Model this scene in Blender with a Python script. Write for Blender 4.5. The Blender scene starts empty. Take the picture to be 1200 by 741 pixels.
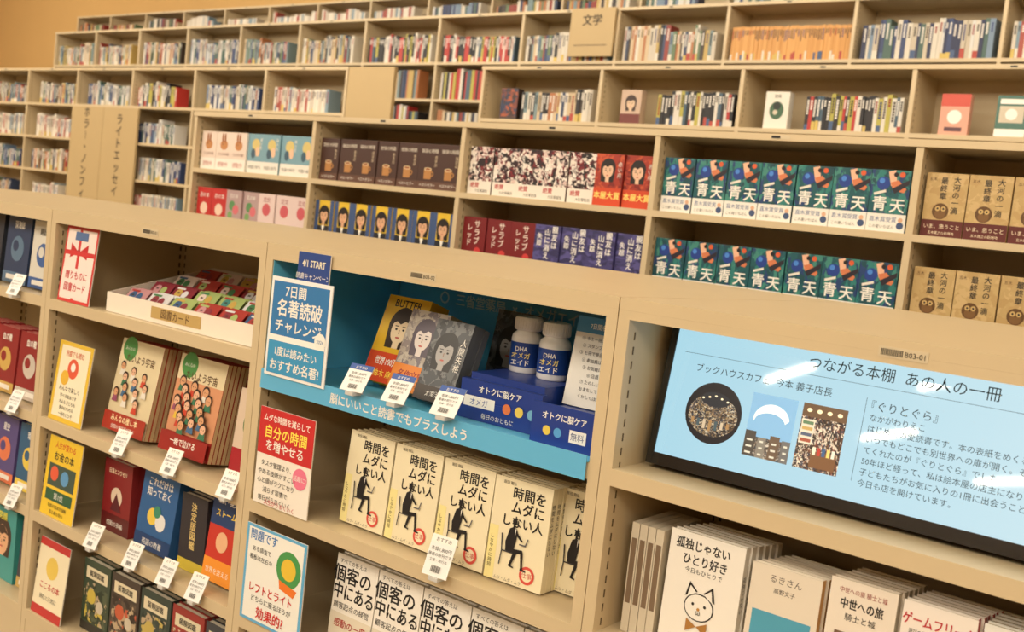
import bpy, math, random
from mathutils import Matrix, Vector
sc=bpy.context.scene
try:
    sc.view_settings.view_transform='Standard'; sc.view_settings.look='None'
except Exception: pass
# ---------------------------------------------------------------- materials
def lin(c): return tuple(((x/255)/12.92 if x/255<=.04045 else (((x/255)+.055)/1.055)**2.4) for x in c)
MC={}
def mat(c,rough=.55,kind='paper',emit=0,name=None):
    key=(tuple(c),rough,kind,emit)
    if key in MC: return MC[key]
    m=bpy.data.materials.new(name or '%s_%02x%02x%02x'%((kind,)+tuple(int(q) for q in c)))
    m.use_nodes=True; nt=m.node_tree; p=nt.nodes['Principled BSDF']
    L=lin(c)+(1,)
    p.inputs['Base Color'].default_value=L; p.inputs['Roughness'].default_value=rough
    if kind in('metalpaint','wall','floor','ceil','paper'):
        tc=nt.nodes.new('ShaderNodeTexCoord'); n=nt.nodes.new('ShaderNodeTexNoise')
        n.inputs['Scale'].default_value={'metalpaint':6,'wall':2,'floor':14,'ceil':3,'paper':30}[kind]
        n.inputs['Detail'].default_value=3
        nt.links.new(tc.outputs['Object'],n.inputs['Vector'])
        mx=nt.nodes.new('ShaderNodeMix'); mx.data_type='RGBA'
        k={'metalpaint':.93,'wall':.9,'floor':.75,'ceil':.95,'paper':.95}[kind]
        mx.inputs[6].default_value=L; mx.inputs[7].default_value=(L[0]*k,L[1]*k,L[2]*k,1)
        nt.links.new(n.outputs['Fac'],mx.inputs[0]); nt.links.new(mx.outputs[2],p.inputs['Base Color'])
    if kind=='gloss':
        p.inputs['Coat Weight'].default_value=.5
    if emit:
        p.inputs['Emission Color'].default_value=L; p.inputs['Emission Strength'].default_value=emit
    MC[key]=m; return m
def art(name,pal,scale=40,emit=0,stretch=(1,1,1),warp=.6):
    """printed-picture material: warped voronoi patches through a colour ramp"""
    m=bpy.data.materials.new('print_'+name); m.use_nodes=True; nt=m.node_tree; p=nt.nodes['Principled BSDF']
    tc=nt.nodes.new('ShaderNodeTexCoord'); mp=nt.nodes.new('ShaderNodeMapping'); mp.inputs['Scale'].default_value=stretch
    nz=nt.nodes.new('ShaderNodeTexNoise'); nz.inputs['Scale'].default_value=scale*.6; nz.inputs['Detail'].default_value=4
    ad=nt.nodes.new('ShaderNodeMix'); ad.data_type='RGBA'; ad.blend_type='LINEAR_LIGHT'; ad.inputs[0].default_value=warp*.06
    vo=nt.nodes.new('ShaderNodeTexVoronoi'); vo.inputs['Scale'].default_value=scale
    rp=nt.nodes.new('ShaderNodeValToRGB'); rp.color_ramp.interpolation='CONSTANT'
    sp=nt.nodes.new('ShaderNodeSeparateColor')
    nt.links.new(tc.outputs['Object'],mp.inputs[0]); nt.links.new(mp.outputs[0],nz.inputs['Vector']); nt.links.new(mp.outputs[0],ad.inputs[6]); nt.links.new(nz.outputs['Color'],ad.inputs[7])
    nt.links.new(ad.outputs[2],vo.inputs['Vector']); nt.links.new(vo.outputs['Color'],sp.inputs[0]); nt.links.new(sp.outputs[0],rp.inputs[0])
    el=rp.color_ramp.elements
    while len(el)<len(pal): el.new(.5)
    for i,c in enumerate(pal): el[i].position=i/len(pal); el[i].color=lin(c)+(1,)
    nt.links.new(rp.outputs[0],p.inputs['Base Color']); p.inputs['Roughness'].default_value=.4
    if emit: nt.links.new(rp.outputs[0],p.inputs['Emission Color']); p.inputs['Emission Strength'].default_value=emit
    return m
BE=mat((206,187,152),.38,'metalpaint',name='beige_painted_steel')
BEd=mat((204,185,150),.5,'metalpaint',name='beige_painted_steel_back')
PAGE=mat((222,214,194),.8,'page'); BLK=mat((18,18,20),.4,'plain'); WHT=mat((232,230,224),.5,'paper')
# ---------------------------------------------------------------- text cache
TC={}
def tmesh(s):
    if s in TC: return TC[s]
    cu=bpy.data.curves.new('t','FONT'); cu.body=s; cu.size=1; cu.resolution_u=2; cu.align_x='CENTER'
    o=bpy.data.objects.new('t',cu); sc.collection.objects.link(o)
    dg=bpy.context.evaluated_depsgraph_get(); dg.update()
    me=bpy.data.meshes.new_from_object(o.evaluated_get(dg))
    v=[(q.co.x,q.co.y-.37) for q in me.vertices]; f=[tuple(q.vertices) for q in me.polygons]
    bpy.data.objects.remove(o); bpy.data.curves.remove(cu); bpy.data.meshes.remove(me)
    TC[s]=(v,f); return TC[s]
class B:
    def __init__(s,name,col=None): s.n=name;s.v=[];s.f=[];s.mi=[];s.ms=[];s.ix={};s.sm=[]
    def add(s,vs,fs,m,M=None,smooth=False):
        if m.name not in s.ix: s.ix[m.name]=len(s.ms); s.ms.append(m)
        i=s.ix[m.name]; o=len(s.v)
        if M is None: s.v.extend(tuple(q) for q in vs)
        else: s.v.extend(tuple(M@Vector(q)) for q in vs)
        for f in fs: s.f.append(tuple(a+o for a in f)); s.mi.append(i); s.sm.append(smooth)
    def box(s,x0,x1,y0,y1,z0,z1,m,M=None):
        v=[(a,b,c) for a in(x0,x1) for b in(y0,y1) for c in(z0,z1)]
        s.add(v,[(0,1,3,2),(4,6,7,5),(0,4,5,1),(2,3,7,6),(0,2,6,4),(1,5,7,3)],m,M)
    def lathe(s,prof,m,M=None,n=24,cap=True):
        vs=[];fs=[]
        for r,z in prof:
            for i in range(n): a=2*math.pi*i/n; vs.append((r*math.cos(a),r*math.sin(a),z))
        for j in range(len(prof)-1):
            for i in range(n): fs.append((j*n+i,j*n+(i+1)%n,(j+1)*n+(i+1)%n,(j+1)*n+i))
        s.add(vs,fs,m,M,True)
        if cap:
            s.add(vs[-n:],[tuple(range(n))],m,M); s.add(vs[:n],[tuple(range(n))[::-1]],m,M)
    def text(s,t,x,z,y,size,m,M,vert=False,bold=False,sx=1):
        if vert:
            n=len(t)
            for i,ch in enumerate(t):
                zz=z+size*1.04*((n-1)/2-i)
                if ch=='ー': s.add([(x-.04*size,y,zz-.36*size),(x+.04*size,y,zz-.36*size),(x+.04*size,y,zz+.36*size),(x-.04*size,y,zz+.36*size)],[(0,1,2,3)],m,M)
                else: s.text(ch,x,zz,y,size,m,M,False,bold,sx)
            return
        v,f=tmesh(t)
        e=.018*size
        for k,(dx,dz) in enumerate(((0,0),) if not bold else ((-e,-e*.6),(e,-e*.6),(0,e),(0,0))):
            s.add([(x+a*size*sx+dx,y-.00001*k,z+b*size+dz) for a,b in v],f,m,M)
    def cover(s,M,w,h,ops,y0=0.0,emit=0):
        for i,op in enumerate(ops):
            y=y0-.0004-.00012*i; k=op[0]
            c=op[1]; m=mat(c,.4,'print' if not emit else 'lit',emit) if not hasattr(c,'name') else c
            if k=='r':
                a,b,c2,d=op[2:6]; s.add([(a*w,y,b*h),(c2*w,y,b*h),(c2*w,y,d*h),(a*w,y,d*h)],[(0,1,2,3)],m,M)
            elif k=='c':
                u,v,r=op[2:5]; ry=op[5] if len(op)>5 else r; n=20
                s.add([(u*w+r*w*math.cos(2*math.pi*j/n),y,v*h+ry*w*math.sin(2*math.pi*j/n)) for j in range(n)],[tuple(range(n))],m,M)
            elif k=='p':
                s.add([(a*w,y,b*h) for a,b in op[2]],[tuple(range(len(op[2])))],m,M)
            elif k in('t','v','T','V'):
                s.text(op[2],op[3]*w,op[4]*h,y,op[5]*h,m,M,k in 'vV',k in 'TV',op[6] if len(op)>6 else 1)
    def book(s,M,w,h,th,cc,ops=(),spine=None,right=True,sp_text=None):
        c=mat(cc,.4,'print'); sp=mat(spine or cc,.4,'print'); t=.0012
        s.box(0,w,0,t,0,h,c,M); s.box(0,w,th-t,th,0,h,c,M)
        if right: s.box(w-t,w,t,th-t,0,h,sp,M); s.box(.002,w-t,t,th-t,.002,h-.003,PAGE,M)
        else: s.box(0,t,t,th-t,0,h,sp,M); s.box(t,w-.002,t,th-t,.002,h-.003,PAGE,M)
        if ops: s.cover(M,w,h,ops)
        if sp_text and right:
            M2=M@Matrix.Translation((w,0,0))@Matrix.Rotation(math.pi/2,4,'Z')
            s.text(sp_text,th/2,h*.6,-.0004,min(th*.6,.014),mat((40,35,35),.5,'print'),M2,True)
    def stack(s,X,Y,Z,w,h,th,n,cc,ops,tilt=0,yaw=0,spine=None,right=True,sp_text=None,dx=.0,seed=0):
        rnd=random.Random(seed+int(X*1000)); T=th*n*math.sin(tilt)
        M0=Matrix.Translation((X,Y,Z+.001+T))@Matrix.Rotation(yaw,4,'Z')@Matrix.Rotation(-tilt,4,'X')
        for i in range(n):
            M=M0@Matrix.Translation((dx*i+(rnd.uniform(-.0015,.0015) if i else 0),i*(th+.0006),0))
            s.book(M,w,h,th,cc,ops if i==0 else (),spine,right,sp_text)
    def sheet(s,X,Y,Z,w,h,ops,tilt=0,yaw=0,base=(235,232,225),th=.0025):
        M=Matrix.Translation((X,Y,Z+.001+th*math.sin(abs(tilt))))@Matrix.Rotation(yaw,4,'Z')@Matrix.Rotation(-tilt,4,'X')
        s.box(0,w,0,th,0,h,mat(base,.35,'print'),M); s.cover(M,w,h,ops)
    def spines(s,x0,x1,Y,Z,h0,h1,pal,seed,w0=.012,w1=.028,depth=.12,marks=True):
        r=random.Random(seed); x=x0; hb=r.uniform(h0,h1)
        while x<x1-.01:
            w=r.uniform(w0,w1)
            if x+w>x1: break
            if r.random()<.25: hb=r.uniform(h0,h1)
            h=hb+r.uniform(-.003,.003); c=r.choice(pal); y=Y+r.uniform(0,.006)
            s.box(x,x+w-.0008,y,y+depth,Z+.001,Z+.001+h,mat(c,.45,'print'))
            if marks:
                lum=sum(c)/3; mc=(225,220,212) if lum<120 else r.choice([(30,28,28),(140,30,30),(30,50,110),(60,50,44)])
                n=r.randint(3,7); q=min(w*.5,.011)
                for i in range(n):
                    zz=Z+h*.9-i*q*1.3
                    s.box(x+w/2-q/2,x+w/2+q/2,y-.0006,y,zz-q,zz,mat(mc,.5,'print'))
                if r.random()<.45:
                    s.box(x,x+w-.0008,y-.0004,y,Z+.002,Z+h*r.uniform(.15,.3),mat(r.choice([(215,208,196),(170,70,60),(200,176,96),(70,92,130),(215,208,196)]),.5,'print'))
            x+=w
    def done(s,parent=None):
        me=bpy.data.meshes.new(s.n); me.from_pydata(s.v,[],s.f)
        for m in s.ms: me.materials.append(m)
        me.polygons.foreach_set('material_index',s.mi); me.polygons.foreach_set('use_smooth',s.sm); me.update()
        o=bpy.data.objects.new(s.n,me); sc.collection.objects.link(o)
        if parent: o.parent=parent
        return o
# ---------------------------------------------------------------- room
def room(nm,*a,m=None):
    b=B(nm); b.box(*a,m); b.done()
WL=mat((206,168,108),.8,'wall',name='wall_plaster')
room('floor',-18.6,8.1,-14.1,7.5,-.1,0,m=mat((160,142,114),.5,'floor',name='floor_vinyl'))
room('ceiling',-18.6,8.1,-14.1,7.5,4.5,4.6,m=mat((225,215,198),.9,'ceil',name='ceiling_paint'))
room('wall_back',-18.6,8.1,7.4,7.5,0,4.5,m=WL); room('wall_front',-18.6,8.1,-14.1,-14,0,4.5,m=WL)
room('wall_left',-18.6,-18.5,-14,7.4,0,4.5,m=WL); room('wall_right',8,8.1,-14,7.4,0,4.5,m=WL)
# ---------------------------------------------------------------- front display shelf
T=1.2; TH=.045; D=.957
Z1a,Z1b,Z2,Z3,Z4=.963,.920,.644,.385,.11
b=B('display_bookshelf')
SL=mat((96,80,58),.7,'plain')
edges=[-3.6,-2.7,-1.8,-.9,0,.9,1.8]
for e in edges:
    b.box(e-TH,e-TH/2-.0008,0,.47,0,T-.0345,BE); b.box(e-TH/2+.0008,e,0,.47,0,T-.0345,BE)
    b.box(e-TH,e,.471,D,0,T-.0345,BE)
    for i in range(44):
        z=.1+i*.024
        if e>-2.8: b.box(e,e+.0006,.385,.391,z,z+.013,SL); b.box(e+.006,e+.011,.3994,.4,z,z+.013,SL); b.box(e,e+.0006,.02,.0235,z,z+.013,SL)
for e0,e1 in zip(edges[:-1],edges[1:]):
    x0,x1=e0,e1-TH
    b.box(x0,x1,.4,.47,.09,T-.021,BEd)
    b.box(x0,x1,.001,D,0,.085,BE)
    zs=[Z1a,Z2,Z3,Z4] if e0<-1 else [Z1b,Z2,Z3,Z4]
    for z in zs:
        b.box(x0,x1,.002,.4,z-.006,z,BE); b.box(x0,x1,0,.002,z-.028,z,BE); b.box(x0,x1,.002,.004,z-.028,z-.024,BE)
        b.box(x0,x1,.471,D,z-.02,z,BE)
    b.box(e0-TH/2+.0012,e1-TH/2-.0012,.0,D,T-.02,T,BE)
    b.box(e0-TH/2+.0012,e1-TH/2-.0012,0,.016,T-.0345,T-.0201,BE)
    cx=(e0+e1)/2-.012
    b.box(cx-.034,cx+.034,-.0008,0,T-.026,T-.011,mat((205,190,160),.5,'paper'))
    for i in range(14): b.box(cx-.03+i*.0022,cx-.03+i*.0022+.0011,-.0012,-.0008,T-.023,T-.014,BLK)
    k={-3.6:'B02-03',-2.7:'B02-02',-1.8:'B02-01',-.9:'B03-02',0:'B03-01',.9:'B03-00'}[e0]
    b.text(k,cx+.017,T-.0185,-.0013,.0105,BLK,Matrix.Identity(4))
b.done()
# ---------------------------------------------------------------- rear shelves
def shelfrow(nm,x0,n,Y,zs,dep=.32,ztop=None,tk=.022):
    b=B(nm); x1=x0+.9*n
    for i in range(n+1):
        x=x0+.9*i; b.box(x-.011,x+.011,Y,Y+dep,0,zs[0]-tk,BE)
        for j in range(int((zs[0]-.6)/.03)):
            z=.6+j*.03
            b.box(x+.011,x+.0116,Y+.03,Y+.034,z,z+.014,SL)
    b.box(x0-.011,x1+.011,Y+dep,Y+dep+.02,0,zs[0]-tk,BEd)
    b.box(x0-.016,x1+.016,Y-.004,Y+dep+.02,zs[0]-tk,zs[0],BE)
    for z in zs[1:]:
        for i in range(n): b.box(x0+.9*i+.011,x0+.9*i+.889,Y,Y+dep,z-tk,z,BE)
    # small code labels on the top shelf edges
    for i in range(n):
        b.box(x0+.9*i+.42,x0+.9*i+.49,Y-.005,Y-.004,zs[0]-.017,zs[0]-.005,mat((205,190,160),.5,'paper')); b.box(x0+.9*i+.425,x0+.9*i+.455,Y-.0055,Y-.005,zs[0]-.015,zs[0]-.007,BLK)
    b.done()
Ym,Xm=1.752,-1.054
MZ=[1.674,1.393,1.112,.83,.55,.27]
shelfrow('bookshelf',Xm-2.7,6,Ym,MZ)
Yl=3.70; LZ=[2.251,1.925,1.615,1.30,.98,.66,.34]
shelfrow('bookshelf',-4.84-.9*8,8,Yl,LZ)
shelfrow('bookshelf',-3.57,6,Yl,LZ)
Yb=5.19; BZ=[2.951,2.56,2.25,1.94,1.63,1.3,.98,.6]
shelfrow('bookshelf',-2.707-9.0,15,Yb,BZ)
Yw=6.98; WZ=[3.61,3.26,2.93,2.6,2.27,1.9]
shelfrow('bookshelf',-14.5,20,Yw,WZ)
# ---------------------------------------------------------------- cover designs
K=(25,24,26);W=(238,235,228)
def person_ops(x,y,s,c=(25,24,28)):
    P=lambda pts:[(x+a*s,y+b_*s*.68) for a,b_ in pts]
    return [('c',c,x+.05*s,y+.46*s,.062*s,.07*s),('r',c,x+.02*s,y+.30*s,x+.075*s,y+.42*s),
      ('p',c,P([(-.06,.50),(.02,.545),(.12,.53),(.16,.46),(.15,.30),(.10,.05),(-.12,.02),(-.14,.2)])),
      ('p',W,P([(.09,.52),(.12,.52),(.10,.36)])),
      ('p',c,P([(-.12,.10),(.12,.08),(.34,.10),(.36,.02),(.1,-.02),(-.12,-.0)])),
      ('p',c,P([(.29,.06),(.36,.06),(.40,-.30),(.35,-.31)])),
      ('p',c,P([(.10,.0),(.20,.0),(.08,-.30),(.03,-.28)])),
      ('p',c,P([(.34,-.29),(.50,-.32),(.50,-.35),(.34,-.34)])),('p',c,P([(.02,-.27),(.16,-.31),(.16,-.34),(.02,-.32)])),
      ('p',c,P([(.12,.40),(.30,.27),(.33,.30),(.15,.46)])),('p',(90,90,96),P([(.24,.20),(.42,.20),(.48,.38),(.45,.38),(.40,.23),(.24,.23)])),
      ('p',(60,60,64),P([(-.22,.0),(.1,.0),(.1,-.03),(-.22,-.03)])),('p',(60,60,64),P([(-.22,-.02),(-.19,-.02),(-.22,-.34),(-.25,-.34)])),('p',(60,60,64),P([(-.26,.36),(-.22,.36),(-.19,-.02),(-.22,-.02)]))]
jikan=[('r',(240,228,160),0,0,.16,.52),('t',(60,50,40),'飯田 剛弘',.26,.955,.035),
 ('T',K,'時間を',.62,.87,.13),('T',K,'ムダに',.62,.735,.13),('T',K,'しない人',.55,.60,.12),
 ('v',(70,60,40),'しなやかに時短',.07,.27,.045),('c',(214,80,70),.74,.13,.13),('c',(238,226,196),.74,.13,.09),('t',(190,40,40),'仕事',.74,.13,.06),
 ('t',(120,110,90),'ムリ・ムダ・ムラ',.42,.035,.04)]+person_ops(.40,.31,.64)
kok=[('t',K,'すべての答えは',.4,.93,.06),('T',K,'個客の',.42,.79,.2),('T',K,'中にある',.5,.6,.19,.85),('t',K,'顧客起点の経営',.48,.44,.08),
 ('r',(222,214,196),0,0,1,.36),('T',(160,40,40),'感動の一冊',.5,.25,.1),('t',K,'10万部突破',.5,.1,.09)]
def people(n,seed,y0,y1,r=.055):
    q=random.Random(seed);o=[]
    cols=[(214,160,120),(226,180,150)];cl=[(200,70,50),(70,110,150),(225,190,70),(60,120,90),(230,225,215),(150,80,110)]
    for i in range(n):
        u=.14+.72*((i*.37+q.uniform(0,.06))%1);v=y1-(y1-y0)*i/n; c=q.choice(cl)
        o+=[('p',c,[(u-r*1.2,v-.10),(u+r*1.2,v-.10),(u+r*.7,v-.02),(u-r*.7,v-.02)]),('c',(50,35,28),u,v+.012,r*1.1),('c',q.choice(cols),u,v,r*.9),('c',K,u-r*.35,v,r*.12),('c',K,u+r*.35,v,r*.12)]
    return o
sp1=[('r',(222,208,172),0,0,1,1),('c',(70,140,70),.22,.9,.17),('t',W,'みんなの',.22,.9,.045),('T',(90,60,30),'たいよう宇宙',.52,.8,.1,.9)]+people(11,3,.3,.7)+[('r',(168,52,36),0,0,1,.2),('T',(240,225,180),'みんなの推し本',.5,.14,.08,.9),('t',W,'全国の書店員が選ぶ',.5,.05,.05)]
sp2=[('r',(212,150,112),0,.2,1,.76),('r',(222,208,172),0,.74,1,1),('c',(70,140,70),.22,.9,.17),('t',W,'みんなの',.22,.9,.045),('T',(90,60,30),'たいよう宇宙',.52,.8,.1,.9)]+people(18,8,.26,.72,.065)+[('r',(150,34,30),0,0,1,.2),('T',W,'一晩で泣ける',.5,.12,.08,.9)]
cat=[('T',K,'孤独じゃない',.45,.9,.1,.85),('T',K,'ひとり好き',.5,.78,.1,.85),('t',K,'今日もひとりで',.5,.69,.05),
 ('c',K,.5,.40,.2,.17),('p',K,[(.30,.47),(.345,.60),(.46,.53)]),('p',K,[(.70,.47),(.655,.60),(.54,.53)]),('c',W,.5,.40,.185,.155),('p',W,[(.33,.47),(.36,.57),(.45,.52)]),('p',W,[(.67,.47),(.64,.57),(.55,.52)]),
 ('c',K,.42,.42,.018),('c',K,.58,.42,.018),('c',(180,130,60),.5,.385,.02),('t',K,'ω',.5,.36,.06),('p',(170,120,60),[(.5,.24),(.36,.29),(.36,.18)]),('p',(170,120,60),[(.5,.24),(.64,.29),(.64,.18)]),('t',K,'きっと、だいじょうぶ',.5,.1,.05)]
ruki=[('r',(226,216,200),0,0,1,1),('t',(60,50,45),'るきさん',.5,.9,.075),('t',(60,50,45),'高野文子',.5,.8,.05),('r',(80,160,190),.08,.08,.92,.6),('c',(230,215,170),.5,.3,.25,.12),('r',(120,80,60),.3,.3,.7,.36),('c',(220,60,50),.5,.42,.06)]
chusei=[('t',(150,40,40),'中世への旅 騎士と城',.5,.92,.05,.8),('T',K,'中世への旅',.5,.82,.09,.75),('t',K,'騎士と城',.5,.72,.06),('r',(120,90,70),.15,.1,.85,.6),('r',(60,60,80),.3,.2,.7,.5)]
game=[('T',(190,30,40),'ゲームフリーク',.5,.87,.1,.75),('t',K,'遊びの世界標準を塗り替える',.5,.78,.045,.7),('c',(40,32,30),.5,.5,.24,.26),('c',(224,184,80),.5,.56,.27,.2),('c',(226,190,160),.5,.45,.17,.19),('c',K,.43,.47,.02),('c',K,.57,.47,.02),('r',(60,110,150),.2,.0,.8,.3),('r',(200,60,50),.0,.0,1,.1)]
reko=[('T',K,'レコード',.5,.88,.1),('t',K,'ジャケットの世界',.5,.76,.05),('c',K,.5,.4,.35),('c',(200,60,50),.5,.4,.12)]
lines=lambda c,x,y,ss,sz,dy:[('t',c,s_,x,y-i*dy,sz) for i,s_ in enumerate(ss)]
def portrait(skin,hair,u=.5,v=.6,r=.22,eye=K):
    return [('c',hair,u,v+.05,r*1.45,r*1.55),('p',hair,[(u-r*1.45,v+.05),(u-r*1.2,v-.22),(u+r*1.2,v-.22),(u+r*1.45,v+.05)]),('r',skin,u-r*.35,v-.22,u+r*.35,v),('c',skin,u,v,r,r*1.2),
     ('p',hair,[(u-r,v+.06),(u-r*.6,v+.19),(u+r*.3,v+.2),(u+r,v+.08),(u+r*.4,v+.1),(u-r*.1,v+.06),(u-r*.6,v+.09)]),
     ('c',eye,u-r*.42,v,r*.14,r*.09),('c',eye,u+r*.42,v,r*.14,r*.09),('r',hair,u-r*.65,v+.032,u-r*.2,v+.042),('r',hair,u+r*.2,v+.032,u+r*.65,v+.042),('c',(186,90,80),u,v-.095,r*.24,r*.08),('r',(150,110,90),u-.008,v-.05,u+.01,v-.005)]
butter=[('r',(226,182,40),0,0,1,1),('T',K,'BUTTER',.5,.92,.12)]+portrait((236,214,180),(52,38,30),.5,.62,.2)+[('r',(206,70,30),0,0,1,.34),('T',W,'世界100万部',.5,.24,.1,.8),('t',(250,230,90),'柚木 麻子',.5,.1,.09)]
gold=[('r',art('haze',[(170,160,150),(140,130,130),(190,182,172),(120,112,120)],70),0,.3,1,1)]+portrait((220,210,206),(84,74,88),.5,.66,.2)+[('r',(222,130,40),0,0,1,.32),('T',(150,30,30),'名作文庫',.5,.2,.11),('t',K,'読んで泣く',.5,.08,.07)]
grey=[('r',art('smoke',[(90,94,98),(70,74,80),(112,114,118),(54,56,62)],60),0,0,1,1)]+portrait((168,166,166),(34,34,38),.45,.6,.22)+[('v',W,'人間失格',.88,.6,.1),('r',(60,50,46),0,0,1,.18),('t',W,'太宰治',.5,.09,.08)]
ART_P=art('peony',[(226,216,206),(40,22,28),(232,224,216),(120,30,40),(30,26,30),(214,190,184),(60,20,34)],70)
ART_G=art('teal_scene',[(20,84,92),(16,70,80),(40,120,116),(20,84,92),(30,60,110),(60,130,120)],60,stretch=(1,1,.5))
ART_R=art('red_scene',[(156,48,34),(120,30,26),(190,80,46),(156,48,34)],60)
ART_PU=art('mountain',[(66,62,116),(50,48,92),(84,80,140),(60,56,104)],50,stretch=(.6,1,1.4))
ART_T=art('parchment',[(190,162,110),(182,152,100),(198,170,120),(186,158,106)],50)
pat=[('r',ART_P,0,.28,1,1),('v',W,'花の怪談',.2,.68,.1),('r',(228,222,212),0,0,1,.28),('T',(176,30,40),'絶賛',.3,.19,.12),('t',K,'大反響重版',.6,.07,.07)]
dz={
'pale':((226,208,196),[('c',(190,130,80),.5,.66,.25,.2),('c',(150,90,50),.4,.84,.06,.2),('c',(150,90,50),.56,.84,.06,.2),('c',(60,40,30),.42,.68,.03),('t',(120,70,60),'うさぎの家',.5,.42,.09),('r',(232,228,220),0,0,1,.3),('t',(170,40,40),'感動作',.5,.15,.14)],W),
'teal':((120,160,176),[('c',(210,190,120),.5,.72,.25),('c',(60,90,110),.35,.5,.14,.2),('c',(230,190,160),.62,.55,.13,.2),('v',W,'海の街',.82,.75,.1),('r',(230,226,218),0,0,1,.3),('t',K,'待望の新刊',.5,.15,.1)],(120,160,176)),
'brown':((66,40,34),[('r',(176,124,70),.3,.22,.62,.44),('c',(176,124,70),.66,.34,.09),('c',(66,40,34),.66,.34,.05),('r',(176,124,70),.3,.24,.64,.44),('c',(222,200,160),.47,.44,.17,.06),('c',(150,90,50),.47,.44,.13,.04),('t',(225,215,200),'珈琲の時間',.5,.84,.1),('v',(210,190,160),'喫茶店',.82,.62,.08),('r',(92,62,50),0,0,1,.17),('t',W,'ベストセラー',.5,.09,.08)],(60,38,34)),
'pat':((226,216,206),pat,(60,24,30)),
'red':((156,48,34),[('r',ART_R,0,.3,1,1)]+portrait((224,186,158),(30,22,24),.45,.68,.19)+[('v',W,'赤い月',.88,.7,.1),('r',(200,70,36),0,0,1,.34),('T',(250,220,120),'本屋大賞',.5,.2,.15)],(140,40,34)),
'ao':((20,84,92),[('r',ART_G,0,.28,1,1),('c',(28,60,140),.32,.78,.17),('c',(70,130,210),.28,.82,.07),('p',(230,180,150),[(.42,.97),(.60,1),(.66,.8),(.52,.74)]),('p',(206,120,80),[(.5,.8),(.7,.84),(.92,.7),(.86,.64),(.58,.68)]),('p',(36,30,44),[(.55,.70),(.98,.86),(.98,.78),(.64,.62)]),('c',(210,90,50),.78,.93,.07),('p',(226,220,210),[(.1,.62),(.4,.68),(.42,.64),(.12,.58)]),('c',(30,24,30),.62,.93,.06),('T',W,'青',.28,.45,.25),('T',W,'天',.74,.43,.25),('r',(230,228,222),0,0,1,.29),('t',(40,80,140),'直木賞受賞',.42,.2,.09),('t',K,'この夏いちばん',.4,.08,.06),('c',(60,80,120),.87,.11,.09),('c',(214,170,140),.87,.2,.06)],(24,78,86)),
'taiga':((190,162,110),[('r',ART_T,0,.2,1,1),('V',K,'大河の一滴',.74,.66,.115),('V',K,'最終章',.44,.76,.115),('t',(80,50,30),'五木',.16,.9,.06),('c',(96,66,34),.42,.40,.2,.2),('c',(120,86,48),.42,.36,.13,.12),('c',(200,170,110),.35,.44,.06),('c',(200,170,110),.49,.44,.06),('c',K,.35,.44,.025),('c',K,.49,.44,.025),('p',(60,40,24),[(.40,.42),(.44,.42),(.42,.38)]),('r',(88,30,28),0,0,1,.26),('t',(235,220,190),'いま、思うこと',.5,.16,.08),('t',(235,220,190),'五木寛之の新境地',.5,.06,.05)],(186,156,104)),
'face':((222,186,52),[('r',(60,84,130),.0,0,.2,1),('r',(60,84,130),.8,0,1,1)]+portrait((220,172,136),(30,24,24),.5,.64,.2)+[('r',(34,36,44),.2,.18,.8,.4),('p',W,[(.42,.4),(.58,.4),(.5,.22)]),('r',(226,180,40),0,0,1,.2),('t',K,'笑う技術',.5,.1,.12)],(222,186,52)),
'redb':((116,22,28),[('V',(236,220,210),'サラブ',.62,.68,.17),('V',(236,220,210),'レッド',.3,.62,.15),('c',(200,60,60),.7,.28,.14),('r',(80,14,20),0,0,1,.16),('t',W,'一気読み',.5,.08,.1)],(100,18,24)),
'purp':((66,62,116),[('r',ART_PU,0,.12,1,1),('V',W,'親友は',.78,.76,.15),('V',W,'山に消え',.5,.62,.15),('V',W,'失踪',.2,.7,.13),('r',(150,150,190),0,0,1,.14),('t',K,'衝撃のミステリ',.5,.07,.08)],(70,66,120)),
'gp':((176,150,150),[('c',(90,140,90),.4,.6,.2),('c',(210,110,120),.65,.5,.2),('c',(120,160,100),.3,.35,.15),('t',W,'花の本',.5,.85,.12)],(170,140,140)),
'rd':((186,44,44),[('t',W,'赤の本',.5,.8,.14),('c',(230,200,180),.5,.45,.25)],(170,40,40)),
'wp':((222,200,196),[('c',(200,90,100),.5,.6,.25),('t',(150,40,60),'恋文',.5,.85,.14)],(220,200,196)),
}
def fill(b,x0,seq,Y,Z,w=.119,h=.188,th=.022,n=6,gap=.0035):
    x=x0
    for k in seq:
        if k:
            cc,ops,sp=dz[k]; rq=random.Random(int(x*999)); b.stack(x,Y+rq.uniform(0,.012),Z,w,h,th,n,cc,ops,spine=sp,yaw=rq.uniform(-.01,.02))
        x+=w+gap
mx=[Xm-2.7+.9*i for i in range(6)]
t1=[['pale']*3+['teal']*4,['brown']*7,['pat']*5+['red']*2,['ao']*7,['taiga']*7,['taiga','pale']]
t2=[['rd','rd','gp','gp','wp','wp','wp'],['face']*7,['redb']*3+['purp']*4,['ao']*7,['taiga']*7,['brown']*3]
for i in range(6):
    b=B('novel_stack'); fill(b,mx[i]+.02,t1[i],Ym+.03,MZ[1]); fill(b,mx[i]+.02,t2[i],Ym+.03,MZ[2]); b.done()
warm=[(208,202,188),(196,188,174),(60,52,48),(140,54,48),(52,66,98),(186,160,96),(116,138,144),(34,34,38),(172,112,72),(214,208,196),(96,118,88),(200,180,148)]
dark=[(24,24,28),(34,32,38),(176,50,46),(212,208,198),(174,166,76),(28,28,34),(66,90,108),(212,206,196)]
pale=[(212,206,194),(202,194,180),(190,180,166),(160,74,64),(120,144,160),(220,214,202),(206,198,184)]
blues=[(50,66,108),(38,46,80),(116,138,162),(206,206,204),(70,98,92),(190,180,162),(208,202,190)]
b=B('paperback_row'); z=LZ[1]
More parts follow.
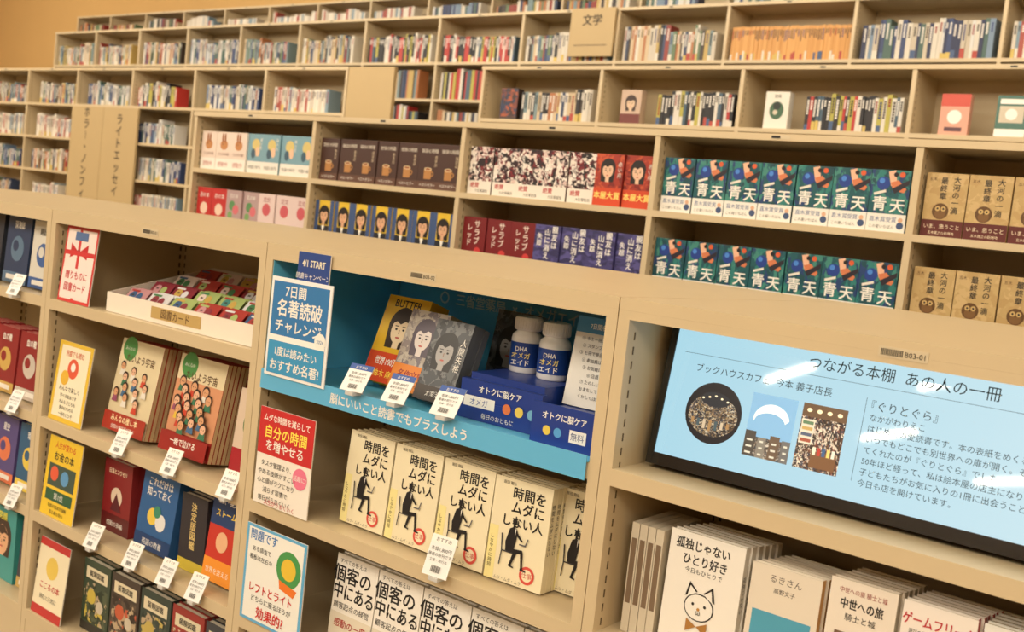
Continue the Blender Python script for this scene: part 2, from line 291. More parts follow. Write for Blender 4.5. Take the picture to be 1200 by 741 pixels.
def faceout(b,x,Y,Z,cc,acc,w=.13,h=.19):
    b.stack(x,Y,Z,w,h,.02,2,cc,[('r',acc,.1,.35,.9,.75),('c',W,.5,.55,.2),('r',W,.1,.8,.9,.92),('r',W,0,0,1,.2)],yaw=.05)
def faceout2(b,x,Y,Z,cc,ops):
    b.stack(x,Y,Z,.13,.195,.02,3,cc,ops,yaw=.05)
x0=-3.57
faceout2(b,x0+.13,Yl+.04,z,(60,48,44),[('r',art('autumn',[(60,40,40),(160,80,50),(40,50,80),(120,60,50)],50),0,.1,1,1)]); b.spines(x0+.3,x0+.83,Yl+.03,z,.17,.2,warm,1)
x0+=.9
faceout2(b,x0+.13,Yl+.04,z,(196,170,150),portrait((220,190,160),(60,40,36),.5,.6,.2)+[('r',(110,50,46),0,0,1,.3)]); b.spines(x0+.38,x0+.87,Yl+.03,z,.165,.19,dark,2,.014,.024)
x0+=.9
faceout2(b,x0+.13,Yl+.04,z,(226,222,212),[('c',(60,96,70),.5,.5,.3,.36),('c',(30,40,36),.5,.62,.16),('t',K,'音楽',.5,.88,.1),('c',(200,190,170),.45,.45,.1)]); b.spines(x0+.36,x0+.87,Yl+.03,z,.165,.19,dark,3,.014,.024)
x0+=.9
faceout2(b,x0+.13,Yl+.04,z,(216,160,140),[('r',(200,80,66),0,.7,1,1),('c',W,.5,.45,.25),('r',(90,60,70),.2,.1,.8,.2)]); faceout(b,x0+.38,Yl+.04,z,(70,110,100),(200,190,170)); b.spines(x0+.55,x0+.87,Yl+.03,z,.165,.19,warm,4)
b.spines(x0+.95,x0+1.7,Yl+.03,z,.165,.19,warm,44)
b.done()
b=B('paperback_row'); x0=-4.84-7.2
sd=10
for i in range(8):
    xx=x0+.9*i
    for j in range(1,5):
        sd+=1; r=random.Random(sd); a=r.uniform(.05,.2); e=r.uniform(.6,.88)
        b.spines(xx+a,xx+e,Yl+.03,LZ[j],.16,.21,r.choice([warm,pale,blues,dark]),sd,.016,.034)
b.done()
b=B('hardcover_row'); x0=-11.707
for i in range(15):
    xx=x0+.9*i
    for j in range(1,4):
        sd+=1; r=random.Random(sd); pal=r.choice([warm,pale,blues,dark,warm]); a=r.choice([.03,.05,.2]); e=r.uniform(.7,.88)
        if i==10 and j==1: pal=[(206,150,80),(214,160,90)]; a=.03;e=.88; b.spines(xx+a,xx+e,Yb+.03,BZ[j],.225,.23,pal,sd,.014,.018); continue
        b.spines(xx+a,xx+e,Yb+.03,BZ[j],.2,.26,pal,sd,.014,.034,marks=j<2)
b.done()
b=B('large_format_book_row')
for i in range(20):
    xx=-14.5+.9*i
    for j in (1,2,3):
        sd+=1; r=random.Random(sd)
        b.spines(xx+.04,xx+r.uniform(.6,.86),Yw+.03,WZ[j],.2,.27,r.choice([warm,pale,blues]),sd,.02,.04,marks=False)
b.done()
SG=mat((188,164,120),.5,'metalpaint',name='sign_board_beige')
b=B('category_sign'); M=Matrix.Translation((-8.44,Yl-.03,1.07))
b.box(0,.53,0,.02,0,.83,SG,M); b.box(.535,1.07,0,.02,0,.83,SG,M); tx=mat((58,48,34),.6,'print')
b.text('ホラー・ノンフィ',.265,.42,-.001,.1,tx,M,True,True); b.text('ライトエッセイ',.8,.42,-.001,.1,tx,M,True,True)
b.box(.48,.52,.02,.03,0,.7,SG,M); b.done()
b=B('shelf_end_board'); b.box(-4.82,-4.37,Yl,Yl+.03,0,2.25,SG); b.done()
b=B('category_sign'); M=Matrix.Translation((-4.02,Yb-.03,2.59)); b.box(0,.4,0,.02,0,.36,SG,M); b.text('文学',.2,.27,-.001,.09,tx,M,False,True); b.box(.05,.35,-.001,0,.08,.085,tx,M); b.box(.0,.4,.02,.028,.1,.3,SG,M); b.done()
# ---------------------------------------------------------------- price cards
def pcard(X,Z,hdr=(235,232,225),yaw=.1,w=.05,h=.062,tilt=.45,Y=-.024):
    b=B('price_card')
    M=Matrix.Translation((X-w/2,Y,Z-.012))@Matrix.Rotation(yaw,4,'Z')@Matrix.Rotation(-tilt,4,'X')
    b.box(0,w,0,.0015,0,h,mat((230,230,228),.35,'paper'),M)
    g=(96,94,92)
    b.cover(M,w,h,[('r',hdr,0,.8,1,1),('t',K if sum(hdr)>500 else W,'おすすめ',.5,.89,.12),('t',g,'本体1,800円',.5,.66,.12),('t',g,'著者の新刊です',.5,.52,.1),('t',(130,130,130),'文庫・単行本',.5,.39,.09)]+[('r',g,.3+.045*i,.1,.32+.045*i+.01*(i%2),.26) for i in range(9)])
    b.box(w*.3,w*.7,.0015,.004,0,.012,mat((190,190,190),.2,'plain'),M)
    b.box(X-w*.2,X+w*.2,Y+.0,-.0004,Z-.02,Z-.0125,mat((200,200,198),.2,'plain'))
    b.done()
for x in(-1.40,-1.185,-.969): pcard(x,Z2)
for x in(-1.483,-1.308,-1.166,-1.049): pcard(x,Z3)
for x in(-2.13,-1.97): pcard(x,Z1a)
for x in(-2.09,-1.93): pcard(x,Z2)
for x in(-2.07,-1.9): pcard(x,Z3)
bl=(60,90,160)
for x,yw in((-.60,.15),(-.485,.1),(-.358,.12)): pcard(x,Z1b+.03,bl,tilt=.6,h=.06,w=.056,yaw=yw,Y=-.028)
pcard(-.338,Z2+.01,w=.056,h=.075,tilt=.35)
# ---------------------------------------------------------------- unit B shelf 1
b=B('gift_card_sign')
b.sheet(-1.775,.006,Z1a,.155,.2,[('r',(206,60,60),0,0,1,1),('r',(240,225,220),.05,.04,.95,.96),('r',(206,50,54),.42,.04,.5,.96),
 ('p',(196,30,40),[(.46,.66),(.2,.78),(.2,.58)]),('p',(196,30,40),[(.46,.66),(.74,.78),(.74,.58)]),('c',(170,20,30),.46,.66,.06),('r',(206,50,54),.05,.62,.95,.68),
 ('r',(80,110,160),.3,.82,.7,.93),('r',(240,225,220),.05,.06,.95,.45),('T',(190,40,50),'贈りものに',.5,.36,.12,.9),('T',(190,40,50),'図書カード',.5,.2,.12,.9)],tilt=.08)
b.done()
b=B('gift_card_display_box'); wt=mat((236,228,214),.5,'paper'); X0,X1=-1.56,-.955
b.box(X0,X1,.02,.024,Z1a+.001,Z1a+.05,wt); b.box(X0,X1,.33,.334,Z1a+.001,Z1a+.12,wt); b.box(X0,X1,.024,.33,Z1a+.001,Z1a+.005,wt)
for x in(X0,X1-.004): b.add([(x+q,y,z) for q in(0,.004) for y,z in((.024,Z1a+.005),(.33,Z1a+.005),(.33,Z1a+.12),(.024,Z1a+.05))],[(0,1,2,3),(7,6,5,4),(3,2,6,7),(0,3,7,4)],wt)
b.box(X0+.2,X0+.4,.0185,.02,Z1a+.012,Z1a+.04,mat((190,160,100),.4,'print')); b.text('図書カード',X0+.3,Z1a+.026,.018,.024,mat((80,50,30),.5,'print'),Matrix.Identity(4))
q=random.Random(77); cc=[(70,130,84),(176,60,56),(232,214,206),(60,96,140),(204,150,156),(70,140,134),(204,170,86),(170,190,120),(140,50,64),(226,226,230)]
for r_ in range(4):
    for c_ in range(6):
        x=X0+.012+c_*.097; c0=q.choice(cc)
        for k in range(3):
            M=Matrix.Translation((x+q.uniform(0,.004),.045+r_*.068+k*.011,Z1a+.02+r_*.018))@Matrix.Rotation(-.72,4,'X')
            col=c0; b.box(0,.086,0,.0015,0,.056,mat(col,.3,'gloss'),M)
            if k==0:
                c2=q.choice(cc); b.cover(M,.086,.056,[('r',(236,232,226),.05,.08,.95,.3),('t',K,'図書カード',.5,.19,.16),('c',c2,.3,.62,.16),('c',q.choice(cc),.62,.6,.14),('c',(60,50,44),.27,.64,.03),('c',(60,50,44),.33,.64,.03),('r',q.choice(cc),.1,.84,.5,.94)])
        b.box(x+.0865,x+.089,.045+r_*.068,.1+r_*.068,Z1a+.02+r_*.018,Z1a+.034+r_*.02,wt)
b.done()
b=B('card_price_stand'); b.sheet(-.978,.1,Z1a+.06,.03,.09,[('r',(200,70,110),0,.6,1,1),('r',(230,190,200),.1,.1,.9,.5)],yaw=.2); b.done()
b=B('promo_card'); b.sheet(-1.775,.006,Z2,.165,.212,[('r',(224,188,60),0,0,1,1),('r',(240,232,205),.08,.06,.92,.95),('T',(200,80,30),'何度でも読む',.5,.86,.08,.9),('c',(220,90,60),.5,.68,.16),('c',(226,180,60),.3,.55,.12),('c',W,.5,.7,.07),('t',K,'みんなで楽しく',.5,.42,.07)]+lines(K,.5,.33,['学べる絵本です','大人も子どもも','夢中になれる','一冊をどうぞ'],.055,.075),tilt=.1); b.done()
b=B('picture_book_stack')
b.stack(-1.575,.05,Z2,.185,.236,.012,7,(168,52,36),sp1,tilt=.16,spine=(205,180,140)); b.done()
b=B('picture_book_stack')
b.stack(-1.315,.05,Z2,.185,.236,.012,8,(150,34,30),sp2,tilt=.16,spine=(205,180,140)); b.done()
b=B('picture_book_stack'); b.stack(-1.09,.08,Z2,.13,.2,.015,3,(220,200,180),[('r',(170,40,50),0,0,1,.3),('c',(80,120,60),.5,.6,.3),('t',K,'絵日記',.5,.9,.1)],tilt=.1); b.done()
b=B('promo_card'); b.sheet(-1.78,.006,Z3,.165,.212,[('r',(232,196,50),0,0,1,1),('T',(200,40,30),'人生が変わる',.5,.9,.09,.9),('T',K,'お金の本',.5,.76,.12),('r',(60,80,70),.1,.38,.9,.66),('c',(220,90,60),.28,.54,.12),('c',(90,150,200),.6,.52,.12),('r',(40,90,60),.1,.2,.9,.34),('t',W,'第1位',.5,.27,.09)]+lines(K,.5,.14,['投資の基本を図解','初心者も安心'],.055,.075),tilt=.08); b.done()
b=B('business_book_stack'); b.stack(-1.585,.07,Z3,.128,.188,.018,5,(130,30,34),[('r',(90,16,22),0,0,1,.25),('T',(240,220,190),'白鳥とコウモリ',.5,.85,.08,.8),('c',(220,200,180),.5,.5,.2),('p',(90,30,40),[(.3,.3),(.5,.56),(.7,.3)]),('t',W,'感動の長編',.5,.12,.08)],spine=(130,30,34)); b.done()
b=B('business_book_stack'); b.stack(-1.40,.05,Z3,.15,.21,.016,6,(40,92,150),[('t',W,'中高生のための',.5,.92,.06),('T',W,'これだけは',.5,.80,.11,.9),('T',W,'知っておく',.5,.68,.11,.9),('c',(230,200,80),.4,.4,.14),('c',(225,225,225),.64,.36,.14),('c',(60,140,110),.52,.47,.1),('r',(24,60,110),0,0,1,.18),('t',W,'英語の教養',.5,.09,.08)],spine=(36,84,140),tilt=.1); b.done()
b=B('business_book_stack'); b.stack(-1.225,.06,Z3,.1,.185,.018,5,(44,40,48),[('V',(226,200,130),'決定版図鑑',.5,.6,.12),('r',(200,180,60),0,0,1,.15)],spine=(40,38,46)); b.done()
b=B('business_book_stack'); b.stack(-1.115,.05,Z3,.108,.21,.016,6,(196,52,40),[('r',(30,60,110),0,.62,1,1),('T',W,'東大・英文',.5,.9,.08,.85),('T',(250,220,80),'ストーム',.5,.76,.09),('c',(230,180,140),.5,.45,.2,.22),('r',(236,150,50),0,0,1,.25),('t',W,'世界を変える',.5,.12,.07)],spine=(186,170,60),tilt=.1); b.done()
b=B('promo_card'); b.sheet(-1.785,.006,Z4,.15,.205,[('r',(236,226,196),0,0,1,1),('r',(190,50,50),0,.9,1,1),('c',(226,196,90),.5,.65,.2),('T',(190,40,40),'こころの本',.5,.4,.1),('t',K,'読むと元気に',.5,.25,.07),('r',(190,50,50),0,0,1,.12)],tilt=.08); b.done()
b=B('pictorial_book_stack')
for i,(c,a) in enumerate([((60,74,58),(200,180,80)),((70,60,54),(190,90,60)),((52,66,60),(190,170,90)),((150,50,46),(225,215,190)),((60,64,72),(190,80,60))]):
    mm=art('fungi%d'%i,[c,(c[0]+20,c[1]+16,c[2]+10),a,c,(c[0]-20,c[1]-20,c[2]-20),(180,160,130)],60)
    b.stack(-1.61+i*.133,.05,Z4,.125,.19,.018,5,c,[('r',mm,.06,.14,.94,.7),('r',(220,210,180),.1,.74,.9,.9),('T',K,'菌類図鑑',.5,.82,.09),('c',a,.35,.5,.16),('c',(200,190,170),.68,.4,.13),('r',(46,44,40),0,0,1,.12)],spine=c)
b.done()
def gen(b,X,Y,Z,w,h,cc,t,acc,n=5,tilt=.05):
    b.stack(X,Y,Z,w,h,.017,n,cc,[('T',W if sum(cc)<380 else K,t,.5,.84,.12,.8),('c',acc,.5,.5,.27),('c',cc,.42,.54,.12),('r',acc,.0,0,1,.16),('r',W,.15,.05,.85,.12)],spine=cc,tilt=tilt)
b=B('magazine_stack'); gen(b,-2.17,.05,Z1a,.135,.2,(40,60,96),'深海誌',(90,120,150)); gen(b,-2.02,.05,Z1a,.125,.19,(214,212,204),'時計学',(60,96,160)); gen(b,-2.33,.05,Z1a,.135,.2,(40,46,60),'宇宙誌',(190,150,90)); b.done()
b=B('magazine_stack')
for i in range(3): gen(b,-2.33+i*.14,.05,Z2,.128,.19,(140,28,34),'血の轍',[(90,16,22),(206,170,90),(200,190,180)][i])
b.done()
b=B('magazine_stack'); gen(b,-2.3,.05,Z3,.13,.19,(50,44,70),'夜の本',(190,120,60)); gen(b,-2.155,.05,Z3,.13,.19,(80,70,130),'星空',(220,120,80)); gen(b,-2.01,.05,Z3,.12,.19,(40,90,130),'理科',(226,200,80)); b.done()
b=B('magazine_stack'); gen(b,-2.3,.05,Z4,.15,.21,(190,190,90),'野草',(60,120,80))
b.stack(-2.13,.05,Z4,.15,.21,.017,5,(60,150,150),portrait((226,176,136),(60,40,30),.5,.55,.24)+[('T',(230,220,80),'笑顔',.5,.88,.12)],spine=(60,150,150)); gen(b,-1.96,.05,Z4,.11,.19,(60,60,70),'骨',(190,160,90)); b.done()
# ---------------------------------------------------------------- unit C, blue promo cell
BL=mat((104,200,240),.3,'paper',name='blue_lining_paper')
b=B('blue_shelf_lining')
b.box(-.8985,-.0465,.392,.399,Z1b+.004,T-.022,BL); b.box(-.8994,-.898,.003,.391,Z1b+.003,T-.036,BL); b.box(-.047,-.0456,.003,.391,Z1b+.003,T-.036,BL)
b.box(-.8975,-.0475,-.004,.39,Z1b+.0005,Z1b+.0025,BL); b.box(-.8975,-.0475,-.0055,-.0042,Z1b-.03,Z1b+.012,mat((96,178,222),.3,'print'))
b.text('脳にいいこと読書でもプラスしよう',-.49,Z1b-.011,-.0062,.0232,mat(W,.4,'print'),Matrix.Identity(4),False,True)
wq=mat((226,240,244),.5,'print')
b.cover(Matrix.Translation((-.8,.392,1.0)),.5,.15,[('c',wq,.1,.72,.028),('c',BL,.1,.72,.02),('T',wq,'三省堂薬局  ×  オメガエイド',.55,.72,.2)])
b.done()
b=B('reading_challenge_sign')
b.sheet(-.884,-.009,Z1b+.002,.19,.21,[('r',(52,120,180),.04,.36,.96,.96),('T',W,'7日間',.42,.87,.13),('T',W,'名著読破',.5,.7,.185,.92),('T',W,'チャレンジ',.5,.52,.14),('r',(240,240,236),.04,.36,.96,.42),('r',(60,150,200),.04,.03,.96,.36),('c',(236,236,230),.88,.44,.09),('t',(52,110,170),'2026',.88,.44,.05),('T',W,'1度は読みたい',.5,.26,.1),('T',W,'おすすめ名著!',.5,.12,.12)],base=(238,238,238))
b.sheet(-.81,-.0062,1.126,.098,.066,[('r',(40,70,140),0,0,1,1),('T',(236,230,200),'4/1 START',.5,.66,.3,.8),('t',W,'読書キャンペーン',.5,.25,.2)])
b.done()
b=B('novel_on_stand'); b.stack(-.70,.10,Z1b+.003,.128,.188,.018,3,(226,182,40),butter,tilt=.32,yaw=-.05); b.done()
b=B('novel_on_stand'); b.stack(-.60,.075,Z1b+.003,.11,.17,.018,3,(150,140,110),gold,tilt=.32,yaw=-.05); b.done()
b=B('novel_on_stand'); b.stack(-.512,.06,Z1b+.003,.1,.165,.015,3,(90,94,98),grey,tilt=.32,yaw=-.05); b.stack(-.5,.25,Z1b+.003,.11,.19,.012,2,(150,150,150),grey,tilt=.2); b.done()
NV=mat((32,58,136),.35,'print',name='navy_card')
b=B('supplement_display_box'); x0,x1=-.388,-.212
b.box(x0,x1,.085,.29,Z1b+.003,Z1b+.09,NV)
b.box(x0-.012,x1+.01,.068,.0835,Z1b+.003,Z1b+.04,NV); b.box(x0-.01,x1+.008,.0695,.083,Z1b+.04,Z1b+.078,NV)
b.cover(Matrix.Translation((x0-.01,.068,Z1b+.003)),x1-x0+.018,.075,[('T',W,'オトクに脳ケア',.5,.8,.2),('r',W,.06,.33,.45,.6),('t',(40,70,150),'オメガ',.25,.46,.2),('c',(220,120,70),.6,.46,.05),('c',(230,200,90),.75,.46,.05),('c',(120,180,210),.9,.46,.05),('t',W,'毎日のおともに',.5,.15,.15)])
b.done()
def bottle(X,Y,Z):
    b=B('supplement_bottle'); M=Matrix.Translation((X,Y,Z)); wm=mat((244,242,238),.3,'gloss')
    b.lathe([(.028,0),(.031,.003),(.031,.066),(.029,.074),(.022,.08),(.021,.086)],wm,M)
    b.lathe([(.0315,.012),(.0315,.06)],mat((34,70,150),.35,'print'),M,cap=False)
    b.lathe([(.0255,.083),(.027,.085),(.027,.106),(.025,.109)],wm,M)
    for i in range(30):
        a=2*math.pi*i/30; M2=M@Matrix.Rotation(a,4,'Z'); b.box(-.0008,.0008,-.0277,-.0268,.086,.105,wm,M2)
    for i,(tt,z,s_,c) in enumerate([('DHA',.048,.012,W),('オメガ',.035,.013,(240,220,120)),('エイド',.021,.013,W)]):
        M2=M@Matrix.Rotation(.35,4,'Z'); b.text(tt,0,z,-.0325,s_,mat(c,.4,'print'),M2,False,True)
    b.done()
bottle(-.352,.2,Z1b+.0905); bottle(-.272,.185,Z1b+.0905)
b=B('leaflet_holder')
b.box(-.195,-.055,.035,.15,Z1b+.003,Z1b+.06,NV); b.box(-.195,-.055,.03,.0345,Z1b+.003,Z1b+.075,NV)
b.cover(Matrix.Translation((-.195,.03,Z1b+.003)),.14,.072,[('T',W,'オトクに脳ケア',.5,.72,.2,.95),('c',(230,200,80),.25,.35,.06),('c',(90,160,210),.42,.35,.06),('r',W,.6,.2,.85,.5),('t',(30,50,110),'無料',.72,.35,.2)])
b.sheet(-.2,.125,Z1b+.0605,.125,.165,[('r',(70,140,190),.0,.82,1,1),('T',W,'7日間名著読破',.5,.9,.07,.9)]+lines((80,80,90),.5,.76,['① 本を一冊えらんで読む','② スタンプをもらおう','③ 七冊で景品プレゼント','④ 参加費は無料です','⑤ お気軽にどうぞ','⑥ 店員まで','⑦ たのしい読書を','おまちしています','くわしくは店頭で'],.05,.08),tilt=.15)
b.sheet(-.105,.1,Z1b+.0605,.05,.075,[('r',(70,150,200),.0,.5,1,1),('t',K,'ご案内',.5,.25,.2)],tilt=.1)
b.done()
b=B('promo_card')
b.sheet(-.885,-.006,Z2,.175,.208,[('r',(196,40,44),0,.52,1,1),('T',W,'ムダな時間を減らして',.5,.9,.08,.9),('T',(250,226,90),'自分の時間',.5,.76,.14,.95),('T',W,'を増やせる',.5,.62,.12),('c',(230,120,150),.82,.38,.13),('t',W,'話題に!',.82,.38,.06)]+[('t',K,s_,.40,.43-i*.09,.065) for i,s_ in enumerate(['タスク管理より、','やめる技術がすごい','心と頭がラクになり','減らす習慣で','毎日がうまくいく'])]+[('t',(190,40,40),'人生がうまくいく',.5,.04,.06)],base=(238,232,222)); b.done()
b=B('time_management_book_stack')
for i,(x,yw,tl) in enumerate([(-.672,.0,.06),(-.541,.0,.06),(-.41,.0,.06),(-.279,.06,.04)]):
    b.stack(x,.05,Z2,.126,.19,.017,5,(236,226,194),jikan,tilt=tl,yaw=yw,spine=(228,218,186),sp_text='時間をムダにしない')
b.stack(-.172,.1,Z2,.12,.188,.017,4,(236,226,194),jikan,tilt=.05,spine=(228,218,186)); b.done()
b=B('promo_card'); b.sheet(-.893,-.006,Z3-.0,.195,.21,[('r',(96,170,214),0,.0,1,1),('r',(236,236,230),.04,.03,.96,.97),('T',(40,110,180),'問題です',.3,.9,.12,.9),('c',(70,150,80),.74,.68,.2),('c',(226,190,60),.74,.68,.12),('p',(230,120,40),[(.6,.55),(.9,.5),(.85,.42),(.62,.46)]),('t',K,'ある調査で',.28,.76,.06),('t',K,'看板は左右の',.28,.67,.06),('T',(200,40,40),'レフトとライト',.48,.36,.11,.9),('t',K,'どちらに座るほうが',.5,.25,.07),('T',(200,40,40),'効果的?',.5,.12,.13)]); b.done()
b=B('marketing_book_stack')
for i in range(5): b.stack(-.674+i*.124,.05,Z3,.121,.188,.018,5,(238,234,226),kok,tilt=.05,spine=(230,226,216))
b.done()
b=B('essay_book_stack')
for i in range(4): b.box(.022+i*.0155,.0362+i*.0155,.05,.175,Z2+.001,Z2+.186,mat((206,196,176),.5,'paper')); b.box(.0245+i*.0155,.0335+i*.0155,.0493,.05,Z2+.05,Z2+.16,mat((120,100,80),.5,'print'))
b.stack(.092,.05,Z2,.132,.19,.016,6,(238,234,226),cat,spine=(226,220,208),tilt=.04,dx=.003,sp_text='孤独じゃない')
b.done()
b=B('comic_stack'); b.stack(.238,.05,Z2,.112,.176,.014,7,(226,216,200),ruki,spine=(206,150,70),tilt=.04,dx=.003); b.done()
b=B('history_book_stack'); b.stack(.362,.05,Z2,.098,.19,.016,6,(232,222,208),chusei,spine=(200,190,170),tilt=.04,dx=.002); b.done()
b=B('business_book_stack'); b.stack(.468,.05,Z2,.1,.188,.015,6,(238,230,222),game,spine=(190,60,60),tilt=.04,dx=.002); b.done()
b=B('art_book_stack'); b.stack(.576,.05,Z2,.12,.188,.018,5,(230,228,222),reko,spine=(210,206,200),tilt=.04); b.stack(.71,.05,Z2,.12,.188,.018,5,(200,190,150),reko,spine=(210,206,200),tilt=.04); b.done()
# ---------------------------------------------------------------- display screen
b=B('stretched_display_monitor')
M=Matrix.Translation((.018,.075,Z1b+.008))@Matrix.Rotation(-math.radians(10),4,'X')
tv=mat((12,12,14),.25,'gloss'); w,h=.832,.252
b.box(0,w,.0,.032,0,h,tv,M)
b.box(.0,w,-.003,0,0,.02,tv,M); b.box(0,w,-.003,0,h-.008,h,tv,M); b.box(0,.012,-.003,0,.02,h-.008,tv,M); b.box(w-.012,w,-.003,0,.02,h-.008,tv,M)
scm=bpy.data.materials.new('lcd_screen'); scm.use_nodes=True; nt=scm.node_tree; p=nt.nodes['Principled BSDF']
p.inputs['Base Color'].default_value=(.01,.01,.012,1); p.inputs['Roughness'].default_value=.03; p.inputs['IOR'].default_value=1.6
tc=nt.nodes.new('ShaderNodeTexCoord'); gr=nt.nodes.new('ShaderNodeSeparateXYZ'); mr=nt.nodes.new('ShaderNodeMapRange'); rp=nt.nodes.new('ShaderNodeValToRGB')
nt.links.new(tc.outputs['Object'],gr.inputs[0]); nt.links.new(gr.outputs['X'],mr.inputs[0]); mr.inputs[1].default_value=0; mr.inputs[2].default_value=.85; nt.links.new(mr.outputs[0],rp.inputs[0])
rp.color_ramp.elements[0].color=lin((166,212,228))+(1,); rp.color_ramp.elements[1].color=lin((208,232,238))+(1,)
nt.links.new(rp.outputs[0],p.inputs['Emission Color']); p.inputs['Emission Strength'].default_value=1.05
b.add([(.012,-.0005,.02),(w-.012,-.0005,.02),(w-.012,-.0005,h-.008),(.012,-.0005,h-.008)],[(0,1,2,3)],scm,M)
ink=mat((36,58,74),.3,'ink'); I=M
def st(t,x,z,s_,anchor='l'):
    v,f=tmesh(t); mn=min(a for a,_ in v); o_=-mn*s_ if anchor=='l' else 0
    b.add([(x+o_+a*s_,-.0009,z+c*s_) for a,c in v],f,ink,I)
st('つながる本棚  あの人の一冊',.385,.213,.0225,'c')
st('ブックハウスカフェ  今本 義子店長',.058,.172,.0148)
b.box(.03,.225,-.0009,-.0007,.1935,.1941,ink,I); b.box(.23,.8,-.0009,-.0007,.193,.1936,ink,I)
b.box(.343,.3436,-.0009,-.0007,.05,.175,ink,I)
st('『ぐりとぐら』',.352,.165,.0165)
for i,t in enumerate(['なかがわりえこ','はじめての愛読書です。本の表紙をめくるだけで、','いつでもどこでも別世界への扉が開く。そのことを教え','てくれたのが『ぐりとぐら』でした。','50年ほど経って、私は絵本屋の店主になりました。','子どもたちがお気に入りの1冊に出会うことを願って','今日も店を開けています。']):
    st(t,.353,.147-i*.0162,.0118)
A1=art('shop_round',[(28,28,34),(44,40,40),(110,84,56),(28,28,34),(150,130,96),(50,60,80),(34,30,30),(180,176,160)],190,.6,(1,1,1.6))
A2=art('shop_front',[(60,56,52),(120,110,100),(90,70,56),(190,186,176),(50,60,70)],200,.6)
A3=art('shop_inside',[(44,36,32),(90,64,44),(190,180,164),(60,44,36),(44,36,32),(206,196,180),(60,60,74),(120,70,56)],140,.6,(1.5,1,1))
E=lambda c:mat(c,.3,'lit',.6)
def q4(x0,x1,z0,z1,m,y=-.0009): b.add([(x0,y,z0),(x1,y,z0),(x1,y,z1),(x0,y,z1)],[(0,1,2,3)],m,I)
def disc(cx,cz,rx,rz,m,y=-.0009,a0=0,a1=2*math.pi,n=32): b.add([(cx+rx*math.cos(a0+(a1-a0)*i/n),y,cz+rz*math.sin(a0+(a1-a0)*i/n)) for i in range(n)],[tuple(range(n))],m,I)
cx,cz=.103,.103
disc(cx,cz,.05,.05,E((24,24,30))); disc(cx,cz-.004,.044,.034,A1,-.0012)
disc(cx,cz+.022,.026,.012,E((34,38,46)),-.0014)
for i in range(5): disc(cx-.022+i*.011,cz+.022+(2-abs(i-2))*.003,.0022,.0016,E((236,226,196)),-.0016)
for i in range(7): q4(cx-.036+i*.0105,cx-.031+i*.0105,cz-.03+abs(i-3)*.003,cz-.012,E([(150,120,80),(60,80,90),(180,170,150)][i%3]),-.0015)
cx,cz=.203,.1
q4(cx-.038,cx+.038,cz-.05,cz+.05,E((120,168,208))); q4(cx-.038,cx+.038,cz-.05,cz-.018,A2,-.0012)
for i,(a,c_,z0,z1) in enumerate([(-.038,-.02,-.05,-.010),(-.016,-.002,-.05,-.018),(.004,.02,-.05,-.012),(.024,.038,-.05,-.016)]):
    q4(cx+a,cx+c_,cz+z0,cz+z1,E([(70,66,62),(120,116,108),(96,80,66),(100,100,100)][i]),-.0014)
    for k in range(3): q4(cx+a+.004,cx+c_-.004,cz-.046+k*.010,cz-.043+k*.010,E((196,196,186)),-.0016)
n=18; pts=[(cx+.03*math.cos(.2+(math.pi*.95)*i/n),cz+.010+.026*math.sin(.2+(math.pi*.95)*i/n)) for i in range(n+1)]; pin=[(cx-.002+.026*math.cos(.2+(math.pi*.95)*i/n),cz+.006+.016*math.sin(.2+(math.pi*.95)*i/n)) for i in range(n+1)]
for i in range(n): b.add([(pts[i][0],-.0014,pts[i][1]),(pts[i+1][0],-.0014,pts[i+1][1]),(pin[i+1][0],-.0014,pin[i+1][1]),(pin[i][0],-.0014,pin[i][1])],[(0,1,2,3)],E((222,226,228)),I)
cx=.285
q4(cx-.035,cx+.035,cz-.05,cz+.05,A3); q4(cx-.035,cx+.035,cz+.03,cz+.05,E((96,74,54)),-.0012)
for i in range(4): disc(cx-.024+i*.016,cz+.04,.004,.003,E((240,226,190)),-.0014)
q4(cx-.033,cx-.012,cz-.012,cz+.026,E((206,196,180)),-.0013)
for i in range(4): q4(cx-.031,cx-.014,cz-.009+i*.009,cz-.004+i*.009,E([(150,80,60),(80,90,110),(180,150,90),(90,120,90)][i]),-.0015)
q4(cx-.01,cx+.03,cz-.045,cz-.02,E((110,78,52)),-.0013)
for i in range(5): q4(cx-.008+i*.0075,cx-.003+i*.0075,cz-.026,cz-.014,E([(220,210,190),(170,60,50),(60,90,130),(220,190,110),(210,206,196)][i]),-.0015)
b.done()
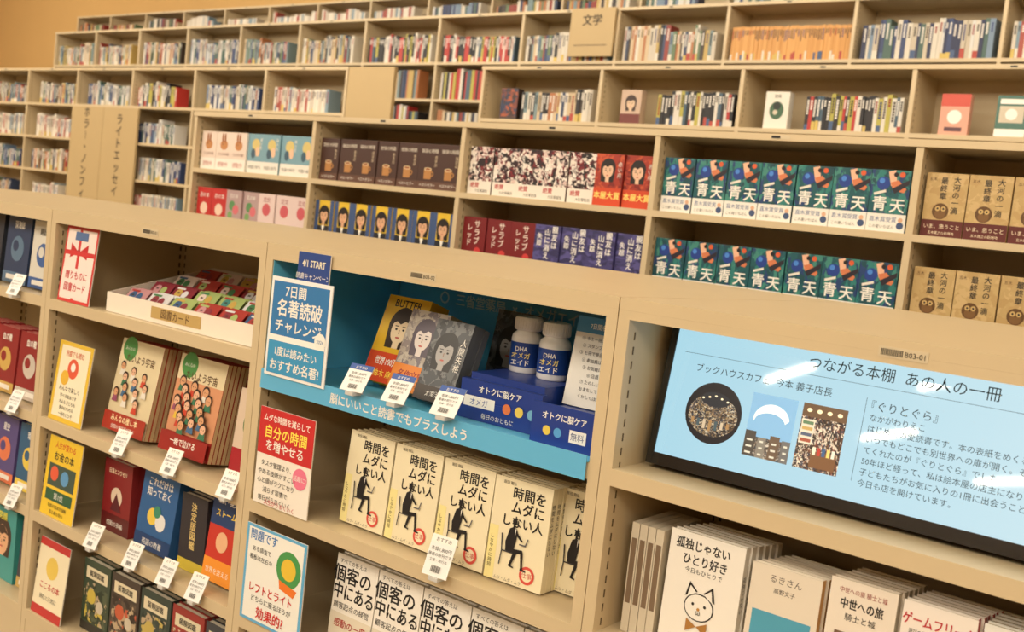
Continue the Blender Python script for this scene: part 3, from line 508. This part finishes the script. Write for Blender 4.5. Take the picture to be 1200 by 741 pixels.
# ---------------------------------------------------------------- lights
def area(X,Y,Z,sx,sy,P,tilt=0,c=(1,.88,.70)):
    l=bpy.data.lights.new('ceiling_and_fill_light','AREA'); l.shape='RECTANGLE'; l.size=sx; l.size_y=sy; l.energy=P; l.color=c
    o=bpy.data.objects.new('ceiling_and_fill_light',l); sc.collection.objects.link(o); o.location=(X,Y,Z); o.rotation_euler=(tilt,0,0)
for X in(-15,-10,-5,0,5):  # leftmost column added to brighten the far left wall
    area(X,-8,4.42,3.4,1.2,135)
    area(X,-4.0,4.15,3.4,1.4,148,math.radians(50))  # added fill, tilted to brighten the front shelf faces
    area(X,-.3,4.25,3.4,1.0,70,math.radians(42))  # added fill aimed at the middle row
    area(X,2.3,4.3,3.4,1.0,64,math.radians(55))  # added fill aimed at the rear rows
    area(X,4.7,4.35,3.4,.6,38,math.radians(62))  # added fill aimed at the wall shelves
rod=mat((60,60,60),.4,'plain'); em=mat((255,240,215),.5,'tube',45,name='tube_glow')
ang=math.atan2(1.04,.9)
for X,Y in((-3.3,-8.0),(-2.9,-10.05),(-1.9,-11.3),(-1.5,-7.1)):
    b=B('linear_pendant_light'); M=Matrix.Translation((X,Y,3.0))@Matrix.Rotation(ang,4,'Z')
    b.box(-.66,.66,-.035,.035,.03,.07,mat((225,222,215),.4,'plain'),M)
    b.lathe([(.03,-.64),(.03,.64)],em,M@Matrix.Rotation(math.pi/2,4,'Y'),n=12)
    for s_ in(-.6,.6): b.box(s_-.006,s_+.006,-.006,.006,.07,1.5,rod,M); b.box(s_-.02,s_+.02,-.02,.02,0,.03,rod,M)
    b.done()
w_=bpy.data.worlds.new('world'); sc.world=w_; w_.use_nodes=True; w_.node_tree.nodes['Background'].inputs[0].default_value=(.05,.045,.04,1)
# ---------------------------------------------------------------- camera
th,ph,rh=.665,.074,.110
d=Vector((-math.sin(th)*math.cos(ph),math.cos(th)*math.cos(ph),-math.sin(ph))); r0=Vector((math.cos(th),math.sin(th),0)); u0=r0.cross(d)
r=math.cos(rh)*r0+math.sin(rh)*u0; u=math.cos(rh)*u0-math.sin(rh)*r0
cd=bpy.data.cameras.new('camera'); co=bpy.data.objects.new('camera',cd); sc.collection.objects.link(co)
co.matrix_world=Matrix(((r[0],u[0],-d[0],.907),(r[1],u[1],-d[1],-1.468),(r[2],u[2],-d[2],1.304),(0,0,0,1)))
cd.sensor_width=36; cd.lens=1249.7*36/1200; cd.shift_y=(351.55-370.5)/1200
cd.clip_start=.05
cd.dof.use_dof=True; cd.dof.focus_distance=2.0; cd.dof.aperture_fstop=6.3
sc.camera=co
